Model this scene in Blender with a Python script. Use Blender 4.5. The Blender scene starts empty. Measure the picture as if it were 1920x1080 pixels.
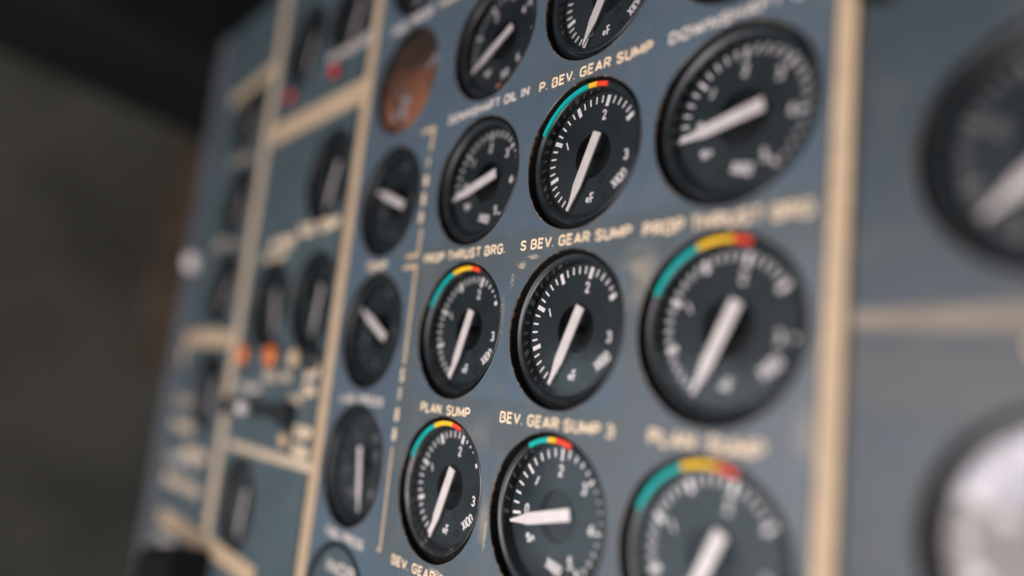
import bpy, bmesh, math, random
from mathutils import Vector, Matrix
random.seed(7)
S = bpy.context.scene
COL = S.collection
MM = 0.001

# ------------------------------------------------------------------ camera
cam_d = bpy.data.cameras.new('camera')
cam = bpy.data.objects.new('camera', cam_d)
COL.objects.link(cam)
R_ = Vector((0.6376142, 0.7621485, 0.11215079))
D_ = Vector((-0.04738469, 0.18410932, -0.98176293))
F_ = Vector((-0.76889715, 0.62067175, 0.15350489))
M_ = Matrix((R_, -D_, -F_)).transposed().to_4x4()
M_.translation = Vector((0.193314, -0.180782, -0.028657))
cam.matrix_world = M_
cam_d.sensor_width = 36.0
cam_d.lens = 26.43
cam_d.clip_start = 0.005
cam_d.clip_end = 50.0
cam_d.dof.use_dof = True
cam_d.dof.focus_distance = 0.289
cam_d.dof.aperture_fstop = 1.52
S.camera = cam

# ------------------------------------------------------------------ light
world = bpy.data.worlds.new('World')
S.world = world
world.use_nodes = True
world.node_tree.nodes['Background'].inputs[0].default_value = (0.62, 0.80, 1.0, 1)
world.node_tree.nodes['Background'].inputs[1].default_value = 0.09

def area(name, loc, target, sx, sy, power, color):
    d = bpy.data.lights.new(name, 'AREA')
    d.shape = 'RECTANGLE'; d.size = sx; d.size_y = sy
    d.energy = power; d.color = color
    o = bpy.data.objects.new(name, d); COL.objects.link(o)
    o.location = loc
    o.rotation_euler = (Vector(target) - Vector(loc)).to_track_quat('-Z', 'Y').to_euler()
    return o
# added key lamp, low behind the camera and clear of the glass reflections
area('window_and_fill_light', (0.12, -0.52, -0.36), (-0.02, 0, -0.03), 0.42, 0.26, 4.2, (1.0, 0.955, 0.93))
# the bright windows that the nearest glasses mirror, and a broad lamp added to their left for haze on the glass
area('window_and_fill_light', (-0.17, -1.10, 0.02), (0.15, 0, -0.05), 0.36, 0.22, 4.6, (1.0, 0.90, 0.98))
area('window_and_fill_light', (-0.17, -1.10, -0.19), (0.15, 0, -0.05), 0.36, 0.18, 1.9, (1.0, 0.86, 0.80))
area('window_and_fill_light', (-0.70, -1.05, -0.12), (0.0, 0, 0.0), 0.62, 0.42, 1.2, (0.72, 0.90, 1.0))

area('window_and_fill_light', (-1.25, -0.50, -0.28), (0.0, 0, -0.02), 0.75, 0.45, 0.2, (0.86, 0.88, 1.0))  # faint lamp added at far left for lilac sheen on the bezels

S.view_settings.view_transform = 'Standard'
S.view_settings.look = 'None'
S.view_settings.exposure = 0.0
S.view_settings.gamma = 1.0
S.view_settings.use_curve_mapping = False
S.render.engine = 'CYCLES'
S.cycles.use_denoising = True
S.cycles.max_bounces = 8
S.cycles.transparent_max_bounces = 12
S.cycles.caustics_reflective = False
S.cycles.caustics_refractive = False

# ------------------------------------------------------------------ materials
class NT:
    def __init__(self, name):
        self.m = bpy.data.materials.new(name); self.m.use_nodes = True
        self.t = self.m.node_tree; self.n = self.t.nodes; self.l = self.t.links
        self.b = self.n['Principled BSDF']
        self.co = None
    def coord(self):
        if not self.co:
            self.co = self.n.new('ShaderNodeTexCoord').outputs['Object']
        return self.co
    def val(self, sock, v):
        if hasattr(v, 'is_linked') or hasattr(v, 'links'):
            self.l.new(v, sock)
        else:
            sock.default_value = v
    def math(self, op, a, b=0.0, c=0.0, clamp=False):
        n = self.n.new('ShaderNodeMath'); n.operation = op; n.use_clamp = clamp
        for i, v in enumerate((a, b, c)): self.val(n.inputs[i], v)
        return n.outputs[0]
    def noise(self, scale, detail=4, rough=0.55, vec=None, dist=0.0):
        n = self.n.new('ShaderNodeTexNoise')
        self.l.new(vec if vec is not None else self.coord(), n.inputs['Vector'])
        n.inputs['Scale'].default_value = scale; n.inputs['Detail'].default_value = detail
        n.inputs['Roughness'].default_value = rough; n.inputs['Distortion'].default_value = dist
        return n.outputs['Fac']
    def stretch(self, sx, sy, sz, rot=(0, 0, 0)):
        n = self.n.new('ShaderNodeMapping'); self.l.new(self.coord(), n.inputs[0])
        n.inputs['Scale'].default_value = (sx, sy, sz); n.inputs['Rotation'].default_value = rot
        return n.outputs[0]
    def step(self, v, lo, hi):
        n = self.n.new('ShaderNodeMapRange'); n.interpolation_type = 'SMOOTHSTEP'
        self.l.new(v, n.inputs['Value'])
        n.inputs['From Min'].default_value = lo; n.inputs['From Max'].default_value = hi
        return n.outputs[0]
    def mix(self, f, a, b):
        n = self.n.new('ShaderNodeMix'); n.data_type = 'RGBA'
        self.val(n.inputs[0], f)
        for i, v in ((6, a), (7, b)):
            self.val(n.inputs[i], v if not isinstance(v, tuple) else (*v, 1) if len(v) == 3 else v)
        return n.outputs[2]
    def sep(self):
        n = self.n.new('ShaderNodeSeparateXYZ'); self.l.new(self.coord(), n.inputs[0])
        return n.outputs
    def bump(self, h, strength, dist=0.0002):
        n = self.n.new('ShaderNodeBump'); n.inputs['Strength'].default_value = strength
        n.inputs['Distance'].default_value = dist
        self.l.new(h, n.inputs['Height']); self.l.new(n.outputs[0], self.b.inputs['Normal'])
    def set(self, color=None, rough=None, spec=None, metal=None):
        for k, v in (('Base Color', color), ('Roughness', rough), ('Specular IOR Level', spec), ('Metallic', metal)):
            if v is None: continue
            self.val(self.b.inputs[k], (*v, 1) if isinstance(v, tuple) and len(v) == 3 else v)
        return self

def paint(name, c, rough=0.45, spec=0.4, var=0.12, scale=120, chips=None, chip_lo=0.66, metal=None):
    """painted or coated surface with a little unevenness and, if asked, small chips"""
    k = NT(name)
    n = k.noise(scale, 5)
    dark = tuple(x * (1 - var) for x in c); lite = tuple(min(1, x * (1 + var)) for x in c)
    col = k.mix(k.step(n, 0.35, 0.65), dark, lite)
    if chips:
        ch = k.step(k.noise(scale * 9, 3, 0.6), chip_lo, chip_lo + 0.05)
        big = k.step(k.noise(scale * 0.7, 2), 0.5, 0.62)
        f = k.math('MULTIPLY', ch, big)
        col = k.mix(f, col, chips)
    k.set(col, None, spec, metal)
    r = k.n.new('ShaderNodeMapRange'); k.l.new(n, r.inputs['Value'])
    r.inputs['To Min'].default_value = max(0.02, rough - 0.08); r.inputs['To Max'].default_value = rough + 0.08
    k.l.new(r.outputs[0], k.b.inputs['Roughness'])
    k.bump(k.noise(scale * 14, 2), 0.12, 0.0001)
    return k.m

def panel_material(name, base, patch=None, boxes=(), wear=(), stain=(), spec=0.5, rough=0.42, dirt=(0.16, 0.145, 0.12)):
    k = NT(name)
    x, y, z = k.sep()
    n1 = k.noise(14, 4); n2 = k.noise(60, 6, 0.65); n3 = k.noise(1400, 2)
    col = k.mix(k.step(n1, 0.3, 0.7), tuple(c * 0.90 for c in base), tuple(c * 1.10 for c in base))
    wob = k.math('MULTIPLY', k.math('SUBTRACT', k.noise(220, 3), 0.5), 0.0016)
    def box(x0, x1, z0, z1, soft=0.6):
        s = soft * MM
        def edge(v, a, sign):
            d = k.math('SUBTRACT', k.math('ADD', v, wob), a * MM)
            return k.step(k.math('MULTIPLY', d, sign), -s, s)
        a = k.math('MULTIPLY', edge(x, x0, 1), edge(x, x1, -1))
        b = k.math('MULTIPLY', edge(z, z0, 1), edge(z, z1, -1))
        return k.math('MULTIPLY', a, b)
    for bx in boxes:
        f = k.math('MULTIPLY', box(*bx[:5]), bx[5] * 0.85)
        col = k.mix(f, col, bx[6] if len(bx) > 6 else patch)
    # broad hand grime
    g = k.math('MULTIPLY', k.step(n2, 0.46, 0.72), 0.26)
    col = k.mix(g, col, dirt)
    def near(px, pz, rx, rz):
        dx = k.math('DIVIDE', k.math('SUBTRACT', x, px * MM), rx * MM)
        dz = k.math('DIVIDE', k.math('SUBTRACT', z, pz * MM), rz * MM)
        d = k.math('SQRT', k.math('ADD', k.math('MULTIPLY', dx, dx), k.math('MULTIPLY', dz, dz)))
        return k.step(k.math('MULTIPLY', d, -1.0), -1.0, -0.1)
    for (px, pz, rx, rz, amt) in stain:
        f = k.math('MULTIPLY', near(px, pz, rx, rz), k.math('MULTIPLY', k.step(k.noise(90, 4), 0.3, 0.6), amt))
        col = k.mix(f, col, (0.30, 0.26, 0.20))
    # rubbed-through flecks showing the cream primer
    fl = k.noise(1500, 5, 0.75, k.stretch(1, 1, 0.8))
    for (px, pz, rx, rz, thr) in wear:
        m = near(px, pz, rx, rz)
        f = k.step(k.math('ADD', fl, k.math('MULTIPLY', m, 0.22)), thr, thr + 0.04)
        f = k.math('MULTIPLY', f, k.step(m, 0.02, 0.25))
        col = k.mix(f, col, (0.42, 0.36, 0.26))
    # sparse pale pin-point nicks
    nick = k.step(k.noise(520, 2, 0.5), 0.735, 0.76)
    col = k.mix(nick, col, (0.34, 0.36, 0.37))
    scr = k.step(k.noise(260, 2, 0.5, k.stretch(4.0, 1, 0.18, (0, 0.35, 0))), 0.70, 0.74)
    col = k.mix(k.math('MULTIPLY', scr, 0.18), col, (0.28, 0.30, 0.32))
    k.set(col, None, spec)
    r = k.n.new('ShaderNodeMapRange'); k.l.new(n2, r.inputs['Value'])
    r.inputs['To Min'].default_value = rough - 0.10; r.inputs['To Max'].default_value = rough + 0.12
    k.l.new(r.outputs[0], k.b.inputs['Roughness'])
    k.bump(k.math('ADD', n3, k.math('MULTIPLY', n2, 0.8)), 0.10, 0.00025)
    return k.m

CREAM = (0.51, 0.37, 0.235)
BLUE = (0.074, 0.107, 0.137)
GREEN_GREY = (0.078, 0.095, 0.098)
M_blue = panel_material('blue_grey_panel_paint', BLUE, GREEN_GREY,
    boxes=[(-102, 96, 20, 38.5, 1.0, 0.85), (-102, -90, -100, 24, 3.0, 0.9), (-93, 32, -46, -27, 1.2, 0.75),
           (-95, -30, -101, -88, 1.2, 0.8), (-29, 24, 94.3, 102, 0.5, 0.8, (0.082, 0.098, 0.108)),
           (-32, -29, -120, 30, 2.5, 0.5), (29, 35, -90, 24, 2.5, 0.55), (-104.5, -98.5, 48, 86, 0.8, 0.6),
           (-33, -30, 30, 125, 1.5, 0.35, (0.075, 0.095, 0.12)),
           (30, 97, -125, 22, 7, 0.7, (0.098, 0.106, 0.112)), (-34, 30, -125, -30, 8, 0.4, (0.092, 0.102, 0.110))],
    wear=[(-26, 24.6, 5, 3, 0.655), (-20, 27.6, 7, 2.2, 0.67), (-31, 19, 3, 8, 0.725), (-30.2, -76, 2.4, 15, 0.68), (-58, -96.5, 10, 2.5, 0.66), (0, -33, 20, 5, 0.735), (-35, 5, 5, 26, 0.755)],
    stain=[(33, 18, 12, 14, 0.75), (-32, -72, 4, 16, 0.6), (95, -28, 8, 12, 0.5), (-40, -40, 16, 10, 0.25)])
M_teal = panel_material('teal_grey_panel_paint', (0.060, 0.090, 0.102), GREEN_GREY)
M_slate = panel_material('slate_panel_paint', (0.048, 0.064, 0.074), GREEN_GREY, spec=0.36,
    boxes=[(100, 300, -20, -4, 3, 0.6, (0.09, 0.085, 0.08)), (100, 300, 40, 200, 20, 0.7, (0.042, 0.062, 0.072))])
M_cream = paint('cream_paint', CREAM, 0.5, 0.35, 0.08, 150, chips=(0.30, 0.25, 0.18), chip_lo=0.70)
M_cream_faint = paint('faint_cream_paint', (0.27, 0.22, 0.165), 0.55, 0.3, 0.1, 90)
M_cream_dull = paint('dull_cream_paint', (0.56, 0.44, 0.31), 0.55, 0.3, 0.1, 90)
M_letter = paint('cream_lettering', (0.86, 0.66, 0.45), 0.5, 0.35, 0.07, 260)
M_letter_pale = paint('pale_lettering', (0.72, 0.62, 0.55), 0.5, 0.35, 0.07, 260)
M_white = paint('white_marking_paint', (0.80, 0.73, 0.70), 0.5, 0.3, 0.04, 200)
M_print = paint('white_dial_print', (0.92, 0.86, 0.84), 0.5, 0.3, 0.03, 200)
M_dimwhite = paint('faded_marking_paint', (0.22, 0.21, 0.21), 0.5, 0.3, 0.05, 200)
M_dial = paint('black_dial_paint', (0.011, 0.019, 0.022), 0.5, 0.3, 0.06, 60)
M_hub = paint('black_hub_metal', (0.004, 0.005, 0.005), 0.4, 0.25, 0.2, 200)
M_bezel = paint('satin_black_bezel', (0.014, 0.019, 0.021), 0.34, 0.45, 0.2, 130, chips=(0.10, 0.09, 0.08), chip_lo=0.66)
M_bezel_worn = paint('worn_black_bezel', (0.022, 0.023, 0.024), 0.32, 0.6, 0.35, 160, chips=(0.34, 0.30, 0.26), chip_lo=0.56)
M_wall = paint('dial_well_black', (0.010, 0.013, 0.012), 0.16, 0.5, 0.3, 200)
M_deep_black = paint('deep_black', (0.005, 0.005, 0.005), 0.7, 0.2, 0.2, 100)
M_teal_arc = paint('teal_range_paint', (0.0, 0.38, 0.35), 0.4, 0.4, 0.06, 200)
M_yellow_arc = paint('yellow_range_paint', (0.92, 0.54, 0.02), 0.4, 0.4, 0.08, 200)
M_red_arc = paint('red_range_paint', (0.88, 0.065, 0.025), 0.4, 0.4, 0.06, 200)
M_orange = paint('orange_lens', (0.72, 0.17, 0.015), 0.25, 0.6, 0.05, 200)
M_red = paint('red_lens', (0.50, 0.03, 0.03), 0.25, 0.6, 0.1, 200)
M_chrome = paint('chrome', (0.82, 0.80, 0.80), 0.12, 0.5, 0.03, 100, metal=1.0)
M_black = paint('black_plastic', (0.010, 0.012, 0.012), 0.4, 0.4, 0.2, 100)
M_grey_edge = paint('pale_grey_frame_paint', (0.105, 0.112, 0.125), 0.5, 0.4, 0.12, 30)
M_cabin = paint('dim_cabin_paint', (0.175, 0.155, 0.122), 0.8, 0.2, 0.25, 4)
M_brown = paint('brown_varnished_wood', (0.19, 0.125, 0.08), 0.5, 0.3, 0.3, 20)
M_shroud = paint('black_padded_leather', (0.012, 0.012, 0.010), 0.7, 0.2, 0.2, 60)

def rim_material():
    k = NT('worn_highlit_hole_edge')
    x, y, z = k.sep()
    a = k.noise(90, 4, 0.65); b = k.noise(520, 4, 0.65)
    top = k.step(y, 0.0013, 0.0003)
    top = k.step(k.math('ADD', y, k.math('MULTIPLY', k.math('SUBTRACT', b, 0.5), 0.0012)), 0.0011, 0.0005)
    col = k.mix(k.step(b, 0.4, 0.7), (0.008, 0.009, 0.009), (0.022, 0.020, 0.018))
    worn = k.math('MULTIPLY', top, k.step(a, 0.44, 0.54))
    col = k.mix(k.math('MULTIPLY', worn, k.step(b, 0.42, 0.55)), col, (0.10, 0.055, 0.026))
    col = k.mix(k.math('MULTIPLY', worn, k.step(b, 0.57, 0.63)), col, (0.50, 0.34, 0.15))
    edge = k.math('MULTIPLY', k.step(y, 0.0001, -0.00005), k.step(k.noise(25, 2), 0.40, 0.55))  # pale line painted along the lip as the highlight of the hole edge
    col = k.mix(k.math('MULTIPLY', edge, 0.5), col, (0.20, 0.21, 0.22))
    k.set(col, 0.36, 0.5); k.bump(b, 0.12, 0.0002)
    return k.m
M_rim = rim_material()

def rust_material():
    k = NT('rust_brown_plate')
    x, y, z = k.sep()
    a = k.noise(45, 5, 0.6); b = k.noise(110, 4)
    col = k.mix(k.step(k.math('ADD', k.math('MULTIPLY', z, 22.0), k.math('MULTIPLY', a, 0.9)), 0.05, 0.75), (0.24, 0.085, 0.040), (0.030, 0.018, 0.013))
    col = k.mix(k.step(k.noise(70, 5, 0.7, dist=1.0), 0.50, 0.62), col, (0.075, 0.036, 0.022))
    col = k.mix(k.step(b, 0.60, 0.70), col, (0.26, 0.26, 0.27))
    k.set(col, 0.5, 0.4); k.bump(b, 0.3, 0.0004)
    return k.m
M_rust = rust_material()

def glass_material(name='instrument_glass', ior=1.5, dust=0.006):
    m = bpy.data.materials.new(name); m.use_nodes = True
    t = m.node_tree; n = t.nodes; l = t.links
    n.remove(n['Principled BSDF'])
    out = n['Material Output']
    tr = n.new('ShaderNodeBsdfTransparent'); gl = n.new('ShaderNodeBsdfGlossy'); di = n.new('ShaderNodeBsdfDiffuse')
    gl.inputs['Roughness'].default_value = 0.035
    di.inputs['Color'].default_value = (0.75, 0.78, 0.82, 1)
    fr = n.new('ShaderNodeFresnel'); fr.inputs['IOR'].default_value = ior
    m1 = n.new('ShaderNodeMixShader'); m2 = n.new('ShaderNodeMixShader')
    tc = n.new('ShaderNodeTexCoord'); no = n.new('ShaderNodeTexNoise'); no.inputs['Scale'].default_value = 45
    l.new(tc.outputs['Object'], no.inputs['Vector'])
    mr = n.new('ShaderNodeMapRange'); l.new(no.outputs['Fac'], mr.inputs['Value'])
    mr.inputs['From Min'].default_value = 0.35; mr.inputs['From Max'].default_value = 0.75
    mr.inputs['To Min'].default_value = 0.0; mr.inputs['To Max'].default_value = dust * 2
    l.new(mr.outputs[0], m1.inputs[0]); l.new(tr.outputs[0], m1.inputs[1]); l.new(di.outputs[0], m1.inputs[2])
    l.new(fr.outputs[0], m2.inputs[0]); l.new(m1.outputs[0], m2.inputs[1]); l.new(gl.outputs[0], m2.inputs[2])
    l.new(m2.outputs[0], out.inputs['Surface'])
    return m
M_glass = glass_material()
M_glass_shiny = glass_material('coated_instrument_glass', 1.9)

# ------------------------------------------------------------------ geometry helpers (all in millimetres, x right, h out of the panel, z up)
def P(x, z, h=0.0): return Vector((x * MM, -h * MM, z * MM))

def link(name, me, mat, parent=None, loc=None, smooth=False):
    if mat is not None and not me.materials: me.materials.append(mat)
    o = bpy.data.objects.new(name, me); COL.objects.link(o)
    if parent is not None: o.parent = parent
    if loc is not None: o.location = loc
    return o

def mesh_from(name, verts, faces, smooth=False):
    me = bpy.data.meshes.new(name)
    me.from_pydata([tuple(v) for v in verts], [], faces)
    bm = bmesh.new(); bm.from_mesh(me)
    bmesh.ops.recalc_face_normals(bm, faces=bm.faces)
    bm.to_mesh(me); bm.free()
    if smooth:
        for p in me.polygons: p.use_smooth = True
    return me

def lathe(name, prof, seg=128, close=False, smooth_angle=True):
    """profile of (radius, height) swept round the gauge axis"""
    v = []; f = []
    n = len(prof)
    for i in range(seg):
        a = 2 * math.pi * i / seg
        for r, h in prof: v.append(P(r * math.sin(a), r * math.cos(a), h))
    for i in range(seg):
        j = (i + 1) % seg
        for k in range(n - 1 if not close else n):
            k2 = (k + 1) % n
            f.append((i * n + k, i * n + k2, j * n + k2, j * n + k))
    me = mesh_from(name, v, f)
    for p in me.polygons: p.use_smooth = True
    if hasattr(me, 'set_sharp_from_angle'): me.set_sharp_from_angle(angle=math.radians(28))
    return me

def disc(name, r, h, seg=96):
    v = [P(r * math.sin(2 * math.pi * i / seg), r * math.cos(2 * math.pi * i / seg), h) for i in range(seg)]
    return mesh_from(name, v, [tuple(range(seg))])

def sector(name, r0, r1, a0, a1, h, th=0.12):
    """painted range band between two clock angles"""
    if a1 < a0: a1 += 360
    n = max(3, int((a1 - a0) / 2)); v = []; f = []
    for i in range(n + 1):
        a = math.radians(a0 + (a1 - a0) * i / n)
        for r in (r0, r1):
            for hh in (h, h - th): v.append(P(r * math.sin(a), r * math.cos(a), hh))
    for i in range(n):
        b = i * 4; c = b + 4
        f += [(b, c, c + 2, b + 2), (b + 1, b + 3, c + 3, c + 1), (b, b + 1, c + 1, c), (b + 2, c + 2, c + 3, b + 3)]
    f += [(0, 2, 3, 1), (n * 4, n * 4 + 1, n * 4 + 3, n * 4 + 2)]
    return mesh_from(name, v, f)

def prism(name, pts, h0, h1, bevel=0.0):
    n = len(pts)
    v = [P(x, z, h0) for x, z in pts] + [P(x, z, h1) for x, z in pts]
    f = [tuple(range(n)), tuple(range(2 * n - 1, n - 1, -1))] + [(i, (i + 1) % n, n + (i + 1) % n, n + i) for i in range(n)]
    me = mesh_from(name, v, f)
    if bevel:
        bm = bmesh.new(); bm.from_mesh(me)
        bmesh.ops.bevel(bm, geom=list(bm.edges), offset=bevel * MM, segments=2, profile=0.5, affect='EDGES')
        bm.to_mesh(me); bm.free()
    return me

def rects(name, items, h, th=0.06):
    """flat painted strokes: (x, z, length, width, angle from vertical clockwise)"""
    v = []; f = []
    for (x, z, ln, w, a) in items:
        a = math.radians(a); ux, uz = math.sin(a), math.cos(a); px, pz = uz, -ux
        b = len(v)
        for hh in (h, h - th):
            for s, t in ((-1, -1), (1, -1), (1, 1), (-1, 1)):
                v.append(P(x + s * px * w / 2 + t * ux * ln / 2, z + s * pz * w / 2 + t * uz * ln / 2, hh))
        f += [(b, b + 1, b + 2, b + 3), (b + 4, b + 7, b + 6, b + 5)] + [(b + i, b + 4 + i, b + 4 + (i + 1) % 4, b + (i + 1) % 4) for i in range(4)]
    return mesh_from(name, v, f)

def plate(name, outline, holes, h_top=0.0, thick=3.0):
    """sheet of metal with round holes cut through it"""
    cu = bpy.data.curves.new(name, 'CURVE'); cu.dimensions = '2D'; cu.fill_mode = 'BOTH'
    cu.extrude = (thick / 2 - 0.15) * MM; cu.bevel_depth = 0.15 * MM; cu.bevel_resolution = 2; cu.offset = -0.15 * MM
    def poly(pts):
        s = cu.splines.new('POLY'); s.points.add(len(pts) - 1); s.use_cyclic_u = True
        for p, (x, z) in zip(s.points, pts): p.co = (x * MM, z * MM, 0, 1)
    poly(outline)
    for (cx, cz, r) in holes:
        poly([(cx + r * math.cos(2 * math.pi * i / 120), cz + r * math.sin(2 * math.pi * i / 120)) for i in range(120)])
    o = bpy.data.objects.new(name, cu); COL.objects.link(o)
    bpy.context.view_layer.update()
    me = bpy.data.meshes.new_from_object(o.evaluated_get(bpy.context.evaluated_depsgraph_get()))
    bpy.data.objects.remove(o); bpy.data.curves.remove(cu)
    me.transform(Matrix.Rotation(math.pi / 2, 4, 'X'))
    me.transform(Matrix.Translation((0, (thick / 2 - h_top) * MM, 0)))
    me.name = name
    return me

# condensed sans capitals and figures drawn as pen strokes: (width, strokes); height 1
def arc(cx, cz, rx, rz, a0, a1, n=10):
    return [(cx + rx * math.cos(math.radians(a0 + (a1 - a0) * i / n)), cz + rz * math.sin(math.radians(a0 + (a1 - a0) * i / n))) for i in range(n + 1)]
def bowl(x0, x1, z0, z1):
    r = min((z1 - z0) / 2, (x1 - x0) * 0.8)
    return [(x0, z1)] + arc(x1 - r, z1 - r, r, r, 90, 0, 6) + arc(x1 - r, z0 + r, r, r, 0, -90, 6) + [(x0, z0)]
S_TOP = arc(0.25, 0.75, 0.25, 0.25, 15, 180, 9) + [(0.0, 0.72)]
G = {
 'A': (0.54, [[(0, 0), (0.27, 1), (0.54, 0)], [(0.1, 0.3), (0.44, 0.3)]]),
 'B': (0.50, [[(0, 0), (0, 1)], bowl(0, 0.46, 0.53, 1), bowl(0, 0.5, 0, 0.53)]),
 'C': (0.50, [arc(0.25, 0.73, 0.25, 0.27, 10, 180, 9) + arc(0.25, 0.27, 0.25, 0.27, 180, 350, 9)]),
 'D': (0.50, [[(0, 0), (0, 1)], bowl(0, 0.5, 0, 1)]),
 'E': (0.42, [[(0.42, 1), (0, 1), (0, 0), (0.42, 0)], [(0, 0.52), (0.37, 0.52)]]),
 'F': (0.41, [[(0.41, 1), (0, 1), (0, 0)], [(0, 0.5), (0.36, 0.5)]]),
 'G': (0.52, [arc(0.26, 0.73, 0.26, 0.27, 15, 180, 9) + arc(0.26, 0.27, 0.26, 0.27, 180, 340, 9) + [(0.52, 0.46), (0.28, 0.46)]]),
 'H': (0.50, [[(0, 0), (0, 1)], [(0.5, 0), (0.5, 1)], [(0, 0.52), (0.5, 0.52)]]),
 'I': (0.0, [[(0, 0), (0, 1)]]),
 'K': (0.5, [[(0, 0), (0, 1)], [(0.48, 1), (0.02, 0.42)], [(0.16, 0.6), (0.5, 0)]]),
 'L': (0.40, [[(0, 1), (0, 0), (0.40, 0)]]),
 'M': (0.64, [[(0, 0), (0, 1), (0.32, 0.12), (0.64, 1), (0.64, 0)]]),
 'N': (0.50, [[(0, 0), (0, 1), (0.5, 0), (0.5, 1)]]),
 'O': (0.52, [arc(0.26, 0.72, 0.26, 0.28, 0, 180, 10) + arc(0.26, 0.28, 0.26, 0.28, 180, 360, 10) + [(0.52, 0.74)]]),
 'P': (0.48, [[(0, 0), (0, 1)], bowl(0, 0.48, 0.44, 1)]),
 'Q': (0.52, [arc(0.26, 0.72, 0.26, 0.28, 0, 180, 10) + arc(0.26, 0.28, 0.26, 0.28, 180, 360, 10) + [(0.52, 0.74)], [(0.32, 0.2), (0.55, -0.04)]]),
 'R': (0.50, [[(0, 0), (0, 1)], bowl(0, 0.48, 0.48, 1), [(0.22, 0.48), (0.5, 0)]]),
 'S': (0.48, [arc(0.24, 0.755, 0.23, 0.245, 12, 180, 9) + [(0.03, 0.67), (0.1, 0.57), (0.38, 0.44), (0.46, 0.33)] + arc(0.24, 0.245, 0.24, 0.245, 0, -168, 9)]),
 'T': (0.48, [[(0, 1), (0.48, 1)], [(0.24, 1), (0.24, 0)]]),
 'U': (0.50, [[(0, 1)] + arc(0.25, 0.26, 0.25, 0.26, 180, 360, 10) + [(0.5, 1)]]),
 'V': (0.52, [[(0, 1), (0.26, 0), (0.52, 1)]]),
 'W': (0.76, [[(0, 1), (0.19, 0), (0.38, 0.9), (0.57, 0), (0.76, 1)]]),
 'X': (0.50, [[(0, 0), (0.5, 1)], [(0, 1), (0.5, 0)]]),
 'Y': (0.52, [[(0, 1), (0.26, 0.45), (0.52, 1)], [(0.26, 0.45), (0.26, 0)]]),
 '0': (0.46, [arc(0.23, 0.73, 0.23, 0.27, 0, 180, 10) + arc(0.23, 0.27, 0.23, 0.27, 180, 360, 10) + [(0.46, 0.75)]]),
 '1': (0.0, [[(0, 0), (0, 1)]]),
 '2': (0.46, [arc(0.23, 0.76, 0.22, 0.24, 170, -20, 10) + [(0.36, 0.5), (0.08, 0.2), (0, 0), (0.47, 0)]]),
 '3': (0.46, [arc(0.22, 0.765, 0.21, 0.235, 160, -80, 10) + [(0.16, 0.53)], [(0.2, 0.53)] + arc(0.22, 0.265, 0.24, 0.265, 85, -160, 10)]),
 '4': (0.50, [[(0.36, 0), (0.36, 1), (0, 0.28), (0.5, 0.28)]]),
 '5': (0.46, [[(0.43, 1), (0.06, 1), (0.03, 0.54)] + arc(0.22, 0.31, 0.24, 0.31, 120, -150, 10)]),
 '6': (0.46, [arc(0.23, 0.29, 0.23, 0.29, 0, 360, 14), [(0.0, 0.3), (0.06, 0.65), (0.3, 1)]]),
 '.': (0.0, [[(0, -0.03), (0, 0.06)]]),
 '\u00b0': (0.40, [arc(0.17, 0.42, 0.17, 0.21, 0, 360, 12)]),
}
_text = {}
def text_mesh(s, size, width=None, weight=0.0, align='LEFT', spacing=1.0, height=0.10, squeeze=0.8, pen=0.21):
    """raised paint lettering; size is the capital height, width the wanted total width (mm)"""
    key = (s, size, width, weight, align, spacing, squeeze, pen)
    if key in _text: return _text[key]
    gap = 0.24 * spacing
    x = 0.0; strokes = []
    for ch in s:
        if ch == ' ': x += 0.36; continue
        wd, st = G[ch]
        for pl in st: strokes.append([(px + x, pz) for px, pz in pl])
        x += wd + gap
    total = x - gap
    pw = pen * size                                   # pen width in mm
    sx = ((width - pw) / total) if width else squeeze * (size - pw)
    sz = size - pw
    ox = pw / 2 if align == 'LEFT' else -total * sx / 2
    oz = pw / 2 if align == 'LEFT' else -sz / 2
    cu = bpy.data.curves.new('lettering', 'CURVE'); cu.dimensions = '3D'
    cu.bevel_depth = pw / 2; cu.bevel_resolution = 1; cu.use_fill_caps = True; cu.twist_mode = 'Z_UP'
    def pieces(pl):
        out = []; cur = [pl[0]]
        for i in range(1, len(pl)):
            cur.append(pl[i])
            if i < len(pl) - 1:
                a = Vector(((pl[i][0] - pl[i-1][0]) * sx, (pl[i][1] - pl[i-1][1]) * sz)); b = Vector(((pl[i+1][0] - pl[i][0]) * sx, (pl[i+1][1] - pl[i][1]) * sz))
                if a.length and b.length and a.angle(b) > 0.9:
                    k = 0.5 * pw if a.angle(b) < 1.75 else 0.08 * pw
                    e = a.normalized() * k; f = b.normalized() * -k
                    cur[-1] = (pl[i][0] + e.x / sx, pl[i][1] + e.y / sz)
                    out.append(cur); cur = [(pl[i][0] + f.x / sx, pl[i][1] + f.y / sz)]
        out.append(cur)
        return out
    flat = []
    for pl in strokes:
        shut = len(pl) > 3 and abs(pl[0][0] - pl[-1][0]) + abs(pl[0][1] - pl[-1][1]) < 1e-6
        flat += [pl] if shut else pieces(pl)
    for pl in flat:
        closed = len(pl) > 3 and abs(pl[0][0] - pl[-1][0]) + abs(pl[0][1] - pl[-1][1]) < 1e-6
        if closed: pl = pl[:-1]
        sp = cu.splines.new('POLY'); sp.points.add(len(pl) - 1); sp.use_cyclic_u = closed
        for p, (px, pz) in zip(sp.points, pl): p.co = (ox + px * sx, oz + pz * sz, 0, 1)
    o = bpy.data.objects.new('lettering', cu); COL.objects.link(o)
    bpy.context.view_layer.update()
    me = bpy.data.meshes.new_from_object(o.evaluated_get(bpy.context.evaluated_depsgraph_get()))
    bpy.data.objects.remove(o); bpy.data.curves.remove(cu)
    for v in me.vertices:
        a, b2, c = v.co
        v.co = (a * MM, -(c / (pw / 2)) * height * MM, b2 * MM)
    me.name = 'lettering'
    _text[key] = me
    return me

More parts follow.
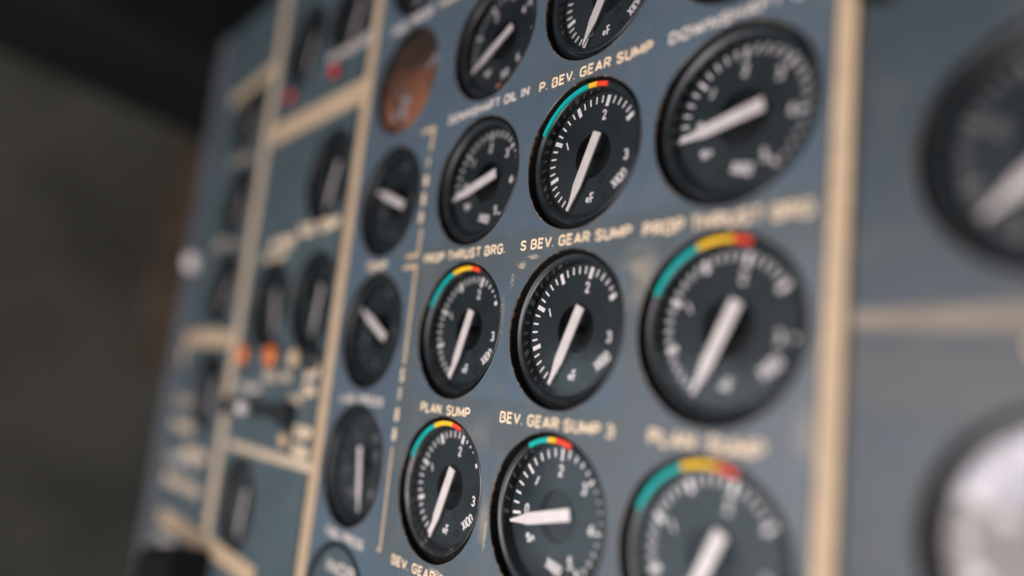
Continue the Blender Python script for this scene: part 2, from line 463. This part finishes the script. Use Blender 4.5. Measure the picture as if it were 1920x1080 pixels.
def tag(o, label=None, cat=None, group=None, kind=None):
    if label: o['label'] = label
    if cat: o['category'] = cat
    if group: o['group'] = group
    if kind: o['kind'] = kind
    return o

def thing(name, x, z, label, cat, group=None, h=0.0):
    o = bpy.data.objects.new(name, None); COL.objects.link(o)
    o.empty_display_size = 0.01
    o.location = P(x, z, h)
    return tag(o, label, cat, group)

# ------------------------------------------------------------------ setting: the dim cabin behind the panel's far edge
def box_mesh(name, x0, x1, y0, y1, z0, z1, bevel=0.0):
    me = prism(name, [(x0, z0), (x1, z0), (x1, z1), (x0, z1)], -y0, -y1, bevel)
    return me
w = link('cabin_wall', box_mesh('cabin_wall', -1560, -1500, -1500, 900, -1200, 1200), M_cabin); tag(w, kind='structure')
b = link('wooden_post', box_mesh('wooden_post', -1340, -1300, 175, 245, -40, 400, 8), M_brown)
tag(b, 'blurred brown wooden post standing in the dim cabin beyond the far panel edge', 'post')
sh = link('overhead_shroud', prism('overhead_shroud', [(-800, 268), (-600, 268), (-592, 282), (-592, 600), (-800, 620)], 300, -60, 12), M_shroud)
sh.rotation_euler = (-0.14, 0, 0)
tag(sh, 'black padded shroud overhead at the top corner of the far panel edge', 'shroud')

# ------------------------------------------------------------------ gauge positions
CXO, CXA, CXB, CXC = -137.3, -64.0, 0.0, 63.6
R1, R2, R3, R4 = 131.2, 65.1, 0.0, -65.2
HOLE = 29.0
centre_holes = [(CXA, R1), (CXB, R1), (CXC, R1), (CXA, R2), (CXB, R2), (CXC, R2), (CXA, R3), (CXB, R3), (CXC, R3),
                (CXA, R4), (CXB, R4), (CXC, R4), (CXO, 197.5), (CXO, R1), (CXO, 66.0), (CXO, 0), (CXO, -65.4), (CXO, -131)]
mid_holes = [(-214, 93), (-210, 18), (-274, 18), (-273, -107), (-216, 199), (-281, 196)]
far_holes = [(-372, 165), (-368, 98), (-366, 32), (-360, -42)]
right_holes = [(148, 40), (151, -47)]

# ------------------------------------------------------------------ panels
panel = thing('instrument_panel', 0, 0, 'blue-grey middle panel holding the three sharp columns of round dial gauges', 'panel')
link('panel_plate', plate('panel_plate', [(-193, 260), (95.4, 260), (95.4, -200), (-169, -200)], [(x, z, HOLE) for x, z in centre_holes]), M_blue, panel)

def label(s, x, z, width, cap=4.4, mat=None, parent=None, pen=0.225, spacing=1.0):
    o = link('lettering', text_mesh(s, cap, width, 0.0, 'LEFT', spacing, pen=pen), mat or M_letter, parent or panel)
    o.location = P(x, z, 0.0)
    return o
label('DOWNSHAFT OIL IN', -91.2, 96.1, 57.3, 4.5, M_letter_pale)
label('P. BEV. GEAR SUMP', -27.8, 95.4, 58.4, 4.5)
label('DOWNSHAFT OIL', 37.4, 95.2, 54.5, 4.6, M_letter_pale)
label('PROP THRUST BRG.', -96.6, 30.3, 59.0, 4.6)
label('S BEV. GEAR SUMP', -28.4, 30.4, 57.0, 4.4)
label('PROP THRUST BRG', 33.2, 29.6, 59.0, 5.0)
label('PLAN. SUMP', -83.6, -35.7, 35.8, 4.5)
label('BEV. GEAR SUMP 3', -29.2, -35.4, 58.0, 4.5)
label('PLAN. SUMP', 42.6, -35.6, 39.4, 5.2)
label('BEV. GEAR SUMP 3', -91.0, -100.4, 59.5, 4.2)
label('THRUST BRG.', -115.0, 162.0, 60.0, 4.6)
label('FUEL PRESS', -159.4, 162.2, 40.0, 5.6, M_letter_pale)
label('TEMP', -150.4, 30.0, 20.4, 4.9)
label('LUB. PRESS', -158.0, -36.2, 42.4, 4.4, M_letter_pale)
label('FUEL PRESS', -152.6, -100.6, 36.6, 4.4, M_letter_pale)
def vertical(s, x, zs):
    for ch, (z1, z0) in zip(s, zs):
        o = link('lettering', text_mesh(ch, z1 - z0, None, 0.02, 'CENTER', squeeze=0.75, pen=0.22), M_letter, panel)
        o.location = P(x, (z0 + z1) / 2)
vertical('INBD', -104.2, [(83.9, 78.0), (74.7, 68.3), (65.6, 59.3), (56.7, 50.6)])
vertical('STBD', -102.1, [(-17.4, -23.8), (-26.2, -32.4), (-35.3, -41.4), (-44.1, -50.2)])
def stroke(items, mat=M_cream, parent=None, name='bracket_line', th=0.10):
    me = rects(name, items, th, th + 0.02)
    return link(name, me, mat, parent or panel)
def seg(x0, z0, x1, z1, w):
    return ((x0 + x1) / 2, (z0 + z1) / 2, math.hypot(x1 - x0, z1 - z0), w, math.degrees(math.atan2(x1 - x0, z1 - z0)))
stroke([seg(-103.0, 98.6, -103.6, 86.3, 2.3)]); stroke([seg(-113.5, 97.4, -104.2, 97.4, 2.4)])
stroke([seg(-102.4, 47.7, -102.4, 33.8, 2.1)]); stroke([seg(-112.6, 35.0, -103.5, 35.0, 2.2)])
stroke([seg(-102.6, 31.0, -101.8, -15.6, 2.1)]); stroke([seg(-114.0, 29.8, -103.7, 29.8, 2.2)])
stroke([seg(-102.2, -52.8, -101.0, -97.8, 1.5)]); stroke([seg(-103.6, -97.1, -101.8, -97.1, 1.4)])

# dividing strips, slightly proud of the panels
def strip(name, x_top, z_top, x_bot, z_bot, wdt, mat, parent, h0=-2.5, h1=0.9):
    dx = wdt / 2
    return link(name, prism(name, [(x_bot - dx, z_bot), (x_bot + dx, z_bot), (x_top + dx, z_top), (x_top - dx, z_top)], h1, h0, 0.35), mat, parent)
strip('dividing_strip', 98.9, 260, 99.7, -200, 5.9, M_cream, panel)
strip('dividing_strip', -181.8, 260, -171.5, -200, 9.6, M_cream, panel, -2.5, 0.6)

lp = thing('instrument_panel', -250, 0, 'teal-grey panel between the two slanted cream strips, with red and orange lamps', 'panel')
lp_m = link('panel_plate', plate('panel_plate', [(-326, 260), (-194, 260), (-179.5, -200), (-308, -200)], [(x, z, HOLE) for x, z in mid_holes]), M_teal, lp)
lp_m.location = P(250, 0)
def on_left(o): o.location = Vector(o.location) + P(250, 0); return o
on_left(strip('dividing_strip', -333, 260, -311, -200, 12.5, M_cream_dull, lp, -2.5, 0.6))
on_left(stroke([seg(-318, 138.5, -184, 138.5, 15.0)], M_cream, lp, 'label_band'))
for zz in (142.5, 134.5):
    o = link('lettering', text_mesh('POWER TURBINE  GAS GENERATOR', 4.2, 118, 0.0), M_cream_dull, lp); o.location = P(-310 + 250, zz - 2, 0.12)
on_left(stroke([seg(-302, -73.5, -180, -72.5, 5.0)], M_cream_dull, lp, 'bracket_line'))
on_left(stroke([seg(-312, -138, -230, -140, 11.0)], M_cream, lp, 'label_band'))
for s, x, z, wd, cp, mt in [('OIL PRESS', -286, 53.0, 38, 8, M_letter), ('FUEL TEMP', -244, 57.5, 54, 8.5, M_letter), ('OIL IN', -262, -30.5, 38, 7.0, M_letter),
                        ('OFF', -204, -28, 18, 9, M_letter), ('ON', -204, -37, 16, 8, M_letter), ('PUMP', -301, -40, 36, 7, M_letter_pale),
                        ('N1', -219, -43, 14, 8, M_letter), ('STOP', -207, -60, 22, 8, M_letter), ('RUN', -206, -70, 20, 8, M_letter), ('TORQUE', -243, 169, 56, 7, M_letter_pale)]:
    o = label(s, x + 250, z, wd, cp, mt, lp, 0.30)
o = label('HYD. TEMP', -296 + 250, 45, 38, 7, M_letter, lp)

fp = thing('instrument_panel', -390, 0, 'farthest panel beside the dark cabin, edged with a pale grey frame', 'panel')
m = link('panel_plate', plate('panel_plate', [(-452, 260), (-344, 260), (-322, -200), (-430, -200)], [(x, z, HOLE) for x, z in far_holes]), M_teal, fp); m.location = P(390, 0)
m = link('panel_frame', prism('panel_frame', [(-476, 260), (-453, 260), (-431, -200), (-454, -200)], 2.5, -25, 2.0), M_grey_edge, fp); m.location = P(390, 0)
def on_far(o): o.location = Vector(o.location) + P(390, 0); return o
on_far(stroke([seg(-424, 190, -336, 197, 10.0)], M_cream, fp, 'label_band'))
on_far(stroke([seg(-434, -5.5, -330, -5.5, 11.5)], M_cream, fp, 'label_band'))
on_far(stroke([seg(-420, -139, -324, -139, 12.0)], M_cream, fp, 'label_band'))
on_far(stroke([seg(-432, -10, -430, -26, 9.0)], M_cream_dull, fp, 'bracket_line'))
for s, x, z, wd, cp, mt in [('FUEL', -400, 130, 52, 6, M_cream_dull), ('OIL', -404, 63, 62, 8, M_cream_dull), ('LEVEL', -404, -3, 52, 6, M_letter), ('START', -430, -58, 44, 9, M_cream_dull),
                        ('PUMPS', -428, -76, 50, 9, M_letter), ('LIGHTS', -426, -100, 66, 9, M_letter_pale), ('GENERATOR', -424, -116, 80, 9, M_letter), ('TEST', -420, -158, 50, 8, M_letter_pale), ('IGNITION', -392, -92, 52, 9, M_letter)]:
    label(s, x + 390, z, wd, cp, mt, fp, 0.30)

rp = thing('instrument_panel', 200, 0, 'dark slate panel to the near side of the cream strip, with two large blurred gauges', 'panel')
m = link('panel_plate', plate('panel_plate', [(103.6, 260), (330, 260), (330, -200), (103.6, -200)], [(148, 40, 30.5), (151, -47, 31.5)]), M_slate, rp); m.location = P(-200, 0)
o = stroke([seg(103.7, 1.6, 330, 1.6, 4.6)], M_cream_faint, rp, 'bracket_line'); o.location = P(-200, 0)
label('OIL PRESS', 141.6 - 200, -7.0, 40, 5.0, M_letter, rp)

# ------------------------------------------------------------------ gauges
OX, OZ = 0.4, 0.8           # the instruments sit a touch high in their holes
BEZ = lathe('bezel', [(24.2, -6.0), (24.25, -2.3), (24.45, -1.95), (24.9, -1.65), (26.2, -1.3), (26.5, -1.42), (26.62, -1.8), (26.62, -4.5)])
WELL = lathe('dial_well', [(24.15, -6.05), (24.15, -2.35)])
RIMM = lathe('hole_lip', [(29.3, 0.02), (29.22, 0.09), (29.0, 0.08), (28.78, -0.15), (28.7, -3.6)])
GAP_BACK = lathe('gap_backing', [(26.0, -3.6), (29.6, -3.6)])  # black backing ring that paints the dark of the gap round the bezel
DIAL = lathe('dial', [(9.0, -6.0), (24.3, -6.0)], 96)
HUB = lathe('hub_recess', [(9.0, -6.0), (8.9, -6.3), (8.8, -9.0), (1.8, -9.3), (1.6, -5.0), (0.0, -5.0)], 64)
GLASS = disc('glass', 24.4, -2.1)
def pointer_mesh(w=2.1):
    side = [(-8.4, w), (12.8, w * 0.98), (17.5, w * 0.52), (22.4, 0.42)]
    pts = [(s, t) for t, s in side] + [(-s, t) for t, s in reversed(side)]
    return prism('pointer', pts, -3.9, -4.5)
POINT = pointer_mesh(); POINT_SLIM = pointer_mesh(1.75)

def scale_mesh(kind):
    it = []
    def tick(a, r0, r1, w):
        rm = (r0 + r1) / 2; s = math.radians(a)
        it.append((rm * math.sin(s), rm * math.cos(s), r1 - r0, w, a))
    if kind == 'L':
        for i in list(range(0, 26)) + [30]:
            a = 209 + 83 * i / 10
            if i % 5 == 0: tick(a, 18.7 if i < 26 else 21.0, 22.9, 1.65)
            else: tick(a, 20.1, 22.9, 0.68)
    elif kind == 'H':
        for i in range(0, 26):
            a = 264 + 48 * i / 5
            if i % 5 == 0: tick(a, 18.8, 23.0, 1.05)
            else: tick(a, 20.1, 23.0, 0.72)
    elif kind == 'M':
        for i in range(0, 31):
            a = 250 + 40 * i / 5
            if i % 5 == 0: tick(a, 18.9, 23.0, 1.3)
            else: tick(a, 20.6, 23.0, 0.5)
    else:
        for i in range(0, 13):
            tick(230 + 22 * i, 20.6, 22.8, 0.7)
    return rects('scale', it, -5.92, 0.06)
SCALE = {k: scale_mesh(k) for k in 'LHMO'}
NUM = {'L': [('0', 208, 16.4, 0), ('1', 293.5, 15.6, 24), ('2', 15.2, 15.5, 4), ('3', 99.5, 16.9, 0), ('X100', 128.0, 18.2, 38), ('°F', 177.5, 16.8, 8)],
       'H': [('0', 269, 15.6, 0), ('1', 312, 15.6, -26), ('2', 359.8, 15.4, 0), ('3', 47, 16.2, 0), ('4', 95.3, 16.7, 0), ('5', 148.5, 16.2, 0), ('X100', 177, 16.6, -14), ('°F', 232.6, 15.9, -48)],
       'M': [('2', 331, 16.2, 0), ('4', 47, 16.2, 0), ('6', 134, 15.8, 0), ('X10', 169, 16.8, 12), ('°F', 216, 16.2, -30)],
       'O': [('6', 7, 18.6, 0), ('0', 257, 15.5, 0), ('2', 185, 16.8, 0), ('4', 90, 11.6, 0)],
       'P': [('5', 328, 14.8, 0), ('10', 34, 16.0, 0), ('0', 254, 15.0, 0), ('15', 65, 12.6, 0), ('20', 138, 16.8, 0), ('PSI', 205, 15.9, 0)],
       'N': [('10', 292, 15.4, 0), ('20', 10, 15.4, 0)]}
SCREWS = {'L': [(152, 11.4), (154, 18.8)], 'H': [(201, 10.2), (203, 18.6)], 'M': [(165, 11), (165, 18)]}
PIT = lathe('screw', [(1.55, -5.98), (1.45, -5.9), (0.9, -5.95), (0.8, -6.4), (0.0, -6.4)], 24)
ARC_A = [('green_arc', 292.0, 338.8, M_teal_arc), ('yellow_arc', 338.8, 367.5, M_yellow_arc), ('red_arc', 367.5, 381.0, M_red_arc)]
ARC_B2 = [('green_arc', 294.5, 357.6, M_teal_arc), ('yellow_arc', 358.2, 367.6, M_yellow_arc), ('red_arc', 367.6, 380.6, M_red_arc)]
ARC_B4 = [('green_arc', 331.0, 353.5, M_teal_arc), ('yellow_arc', 353.5, 362.0, M_yellow_arc), ('red_arc', 362.0, 379.5, M_red_arc)]

def gauge(x, z, kind, angle, lab, arcs=(), scale=1.0, worn=False, dim=False, group=None, glass=None, slim=False, dz=0.0, numerals=True):
    g = thing('dial_gauge', x, z, lab, 'gauge', group)
    def part(name, me, mat, parent=g, off=True):
        o = link(name, me, mat, parent)
        if off and parent is g: o.location = P(OX, OZ + dz)
        return o
    part('hole_lip', RIMM, M_rim, off=False)
    part('gap_backing', GAP_BACK, M_deep_black, off=False)
    bz = part('bezel', BEZ.copy() if worn else BEZ, M_bezel_worn if worn else M_bezel)
    if worn: bz.data.materials.clear(); bz.data.materials.append(M_bezel_worn)
    part('dial_well', WELL, M_wall, bz)
    for (nm, a0, a1, mt) in arcs: part(nm, sector(nm, 24.75, 26.45, a0, a1, -0.98, 0.9), mt, bz)
    d = part('dial', DIAL, M_dial)
    part('hub_recess', HUB, M_hub, d)
    sk = 'O' if kind in 'OP' else ('L' if kind == 'N' else kind)
    sc_me = SCALE[sk]
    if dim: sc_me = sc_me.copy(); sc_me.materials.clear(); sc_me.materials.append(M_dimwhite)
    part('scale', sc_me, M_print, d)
    if numerals:
        for (s, a, r, rot) in NUM[kind]:
            cap = 4.2 if len(s) < 3 else 4.0
            me = text_mesh(s, cap, None, 0.0, 'CENTER', squeeze=1.0, height=0.06, pen=0.19)
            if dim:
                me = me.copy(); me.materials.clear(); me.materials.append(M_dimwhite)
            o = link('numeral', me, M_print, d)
            o.location = P(r * math.sin(math.radians(a)), r * math.cos(math.radians(a)), -5.98)
            o.rotation_euler = (0, -math.radians(rot), 0)
    for (a, r) in SCREWS.get(kind, ()):
        o = link('screw', PIT, M_hub, d); o.location = P(r * math.sin(math.radians(a)), r * math.cos(math.radians(a)), 0)
    p = part('pointer', POINT_SLIM if slim else POINT, M_white)
    p.rotation_euler = (0, math.radians(angle), 0)
    part('glass', GLASS, glass or M_glass)
    g.scale = (scale, 1, scale)
    return g

GA = 'temperature gauges of the middle panel'
gauge(CXA, R1, 'M', 241, 'dark gauge above the DOWNSHAFT OIL IN label, cut by the top edge', [('red_arc', 162, 169, M_rust)], slim=True, group=GA)
gauge(CXB, R1, 'L', 205.5, 'gauge above the P. BEV. GEAR SUMP label, only its lower half showing', group=GA)
gauge(CXC, R1, 'L', 205, 'gauge over the blurred DOWNSHAFT label of which just the bottom rim shows', group=GA)
gauge(CXA, R2, 'H', 254.5, 'gauge below the DOWNSHAFT OIL IN label, without coloured bands, pointer toward 0', group=GA)
gauge(CXB, R2, 'L', 202.5, 'gauge below the P. BEV. GEAR SUMP label, with the longest teal band', ARC_B2, worn=False, group=GA)
gauge(CXC, R2, 'H', 258.5, 'blurred gauge under the larger DOWNSHAFT label, no coloured bands, beside the cream strip', group=GA)
gauge(CXA, R3, 'L', 198.5, 'small looking gauge below the sharper PROP THRUST BRG. label, beside the STBD bracket', ARC_A, group=GA)
gauge(CXB, R3, 'L', 203.5, 'sharp gauge without coloured bands under the S BEV. GEAR SUMP label', group=GA, worn=False)
gauge(CXC, R3, 'L', 205.5, 'large blurred gauge under the blurred PROP THRUST BRG label, with wide yellow band', ARC_A, group=GA)
gauge(CXA, R4, 'L', 199.5, 'gauge with worn rim below the sharp PLAN. SUMP label, teal yellow and red bands', ARC_A, worn=True, group=GA)
gauge(CXB, R4, 'H', 256.5, 'gauge with horizontal pointer and short red-ended band below BEV. GEAR SUMP 3 label', ARC_B4, group=GA)
gauge(CXC, R4, 'L', 205, 'blurred gauge below the blurred PLAN. SUMP label, cut by the bottom edge', ARC_A, group=GA)
GO = 'gauges of the column beside the slanted cream strip'
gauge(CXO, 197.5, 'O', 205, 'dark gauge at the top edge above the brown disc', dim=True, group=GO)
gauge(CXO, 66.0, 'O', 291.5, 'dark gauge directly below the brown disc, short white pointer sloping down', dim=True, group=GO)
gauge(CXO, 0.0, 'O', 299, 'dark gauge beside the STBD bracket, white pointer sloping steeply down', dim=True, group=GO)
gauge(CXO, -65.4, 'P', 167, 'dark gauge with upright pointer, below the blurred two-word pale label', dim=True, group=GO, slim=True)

# blanked opening with a rusty plate
t = thing('blanked_opening', CXO, R1, 'round opening filled by a rusty orange-brown plate, above the dark gauges', 'blank')
link('hole_lip', RIMM, M_rim, t)
link('cover_plate', lathe('cover_plate', [(29.0, -4.5), (26.5, -4.5), (25.5, -3.9), (12, -3.4), (0.0, -3.3)], 96), M_rust, t)
# blanking disc with a painted legend
t = thing('blanking_disc', CXO, -131, 'grey blanking disc with dark rim and a pale legend at the bottom edge', 'blank')
link('hole_lip', lathe('hole_lip', [(30.0, 0.02), (29.6, 0.5), (27.8, 0.5), (27.3, -0.6), (27.3, -2.0)]), M_deep_black, t)
link('cover_plate', disc('cover_plate', 28.6, -1.0), M_teal, t)
o = link('lettering', text_mesh('INOP', 6.5, 27, 0.01), M_letter_pale, t); o.location = P(-11.5, 14.2, -0.98)

# left panels' gauges
GL = 'blurred gauges of the teal-grey panel'
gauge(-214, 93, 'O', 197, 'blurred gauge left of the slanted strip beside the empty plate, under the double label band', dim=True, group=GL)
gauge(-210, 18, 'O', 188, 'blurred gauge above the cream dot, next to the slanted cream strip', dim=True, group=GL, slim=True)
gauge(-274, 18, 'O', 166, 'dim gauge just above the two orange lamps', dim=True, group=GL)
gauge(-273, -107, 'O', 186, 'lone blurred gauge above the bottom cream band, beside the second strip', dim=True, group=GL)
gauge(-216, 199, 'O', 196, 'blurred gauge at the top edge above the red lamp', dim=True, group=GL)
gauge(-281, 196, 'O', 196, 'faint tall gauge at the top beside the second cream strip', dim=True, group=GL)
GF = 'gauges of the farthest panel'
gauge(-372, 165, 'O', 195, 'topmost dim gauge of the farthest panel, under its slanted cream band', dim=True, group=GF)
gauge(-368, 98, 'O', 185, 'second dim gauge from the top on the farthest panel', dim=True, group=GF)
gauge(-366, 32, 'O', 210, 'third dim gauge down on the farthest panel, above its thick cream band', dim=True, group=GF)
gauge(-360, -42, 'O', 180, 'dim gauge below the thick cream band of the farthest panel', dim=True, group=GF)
# right panel's gauges
GR = 'gauges of the slate panel'
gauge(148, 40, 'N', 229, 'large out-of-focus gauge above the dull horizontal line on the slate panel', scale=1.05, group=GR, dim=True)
gauge(151, -47, 'N', 205, 'large gauge mirroring bright daylight below the dull horizontal line', scale=1.085, group=GR, glass=M_glass_shiny)

# ------------------------------------------------------------------ lamps, switches and knobs
def lamp(x, z, r, mat, lab, group=None, name='indicator_lamp'):
    t = thing(name, x, z, lab, 'lamp', group)
    link('collar', lathe('collar', [(r + 1.6, -1), (r + 1.6, 1.2), (r + 1.0, 1.8), (r, 1.6), (r, -1)], 48), M_black, t)
    link('lens', lathe('lens', [(r, 0.5), (r * 0.98, 2.2), (r * 0.8, 3.8), (r * 0.45, 4.8), (0, 5.1)], 48), mat, t)
lamp(-224.3, 160.8, 5.0, M_red, 'bright red lamp close to the first slanted strip, above the double label band')
lamp(-290.2, 161.0, 5.0, M_red, 'dimmer red lamp beside the second slanted strip')
lamp(-299.4, -15.5, 7.0, M_orange, 'orange lamp overlapping the second slanted strip')
lamp(-252.5, -15.2, 7.2, M_orange, 'round orange lamp standing clear between the strips, below the dim gauge')
lamp(-217.3, -15.9, 6.0, M_cream, 'small cream button beside the black one under a blurred gauge', name='push_button')
lamp(-196.6, -14.8, 6.5, M_black, 'small black button close to the slanted strip', name='push_button')
lamp(-213.1, -61.6, 4.5, M_cream, 'small cream stud above the thin sloping line', name='push_button')
lamp(109.5, 93, 7.5, M_black, 'black knob at the top of the slate panel beside the cream strip', name='push_button')
t = thing('lever_switch', -262, -48, 'black lever switch with a small chrome ball painted white as its highlight, below the orange lamps', 'switch')
link('switch_bar', prism('switch_bar', [(-52, -7), (50, -3), (50, 3), (-52, 3)], 6, 0.0, 1.5), M_black, t)
link('switch_block', prism('switch_block', [(42, -7), (54, -7), (54, 7), (42, 7)], 7, 0.0, 1.5), M_black, t)
link('lever_ball', lathe('lever_ball', [(0.01, 4), (2.5, 6), (4.2, 9), (3.8, 12), (2, 13.6), (0, 14)], 40), M_white, t)  # white colour stands in for the chrome highlight on the ball
t = thing('frame_screw', -436, 56, 'round chrome screw painted white as its glint on the pale grey frame at the far edge', 'screw', h=2.5)
link('screw_head', lathe('screw_head', [(8.5, 0), (8.2, 4.0), (6.0, 7.0), (0, 8.5)], 40), M_white, t)  # glint of the chrome head put in as white colour
t = thing('black_box', -354.0, -147.0, 'blocky black box at the bottom corner of the farthest panel', 'box')
link('box_body', prism('box_body', [(0, -70), (56, -62), (56, 8), (0, 0)], 28, 0.2, 3.0), M_deep_black, t)
link('box_lid', prism('box_lid', [(4, -66), (52, -58), (52, 3), (4, -4)], 30, 28.1, 0.8), M_deep_black, t)
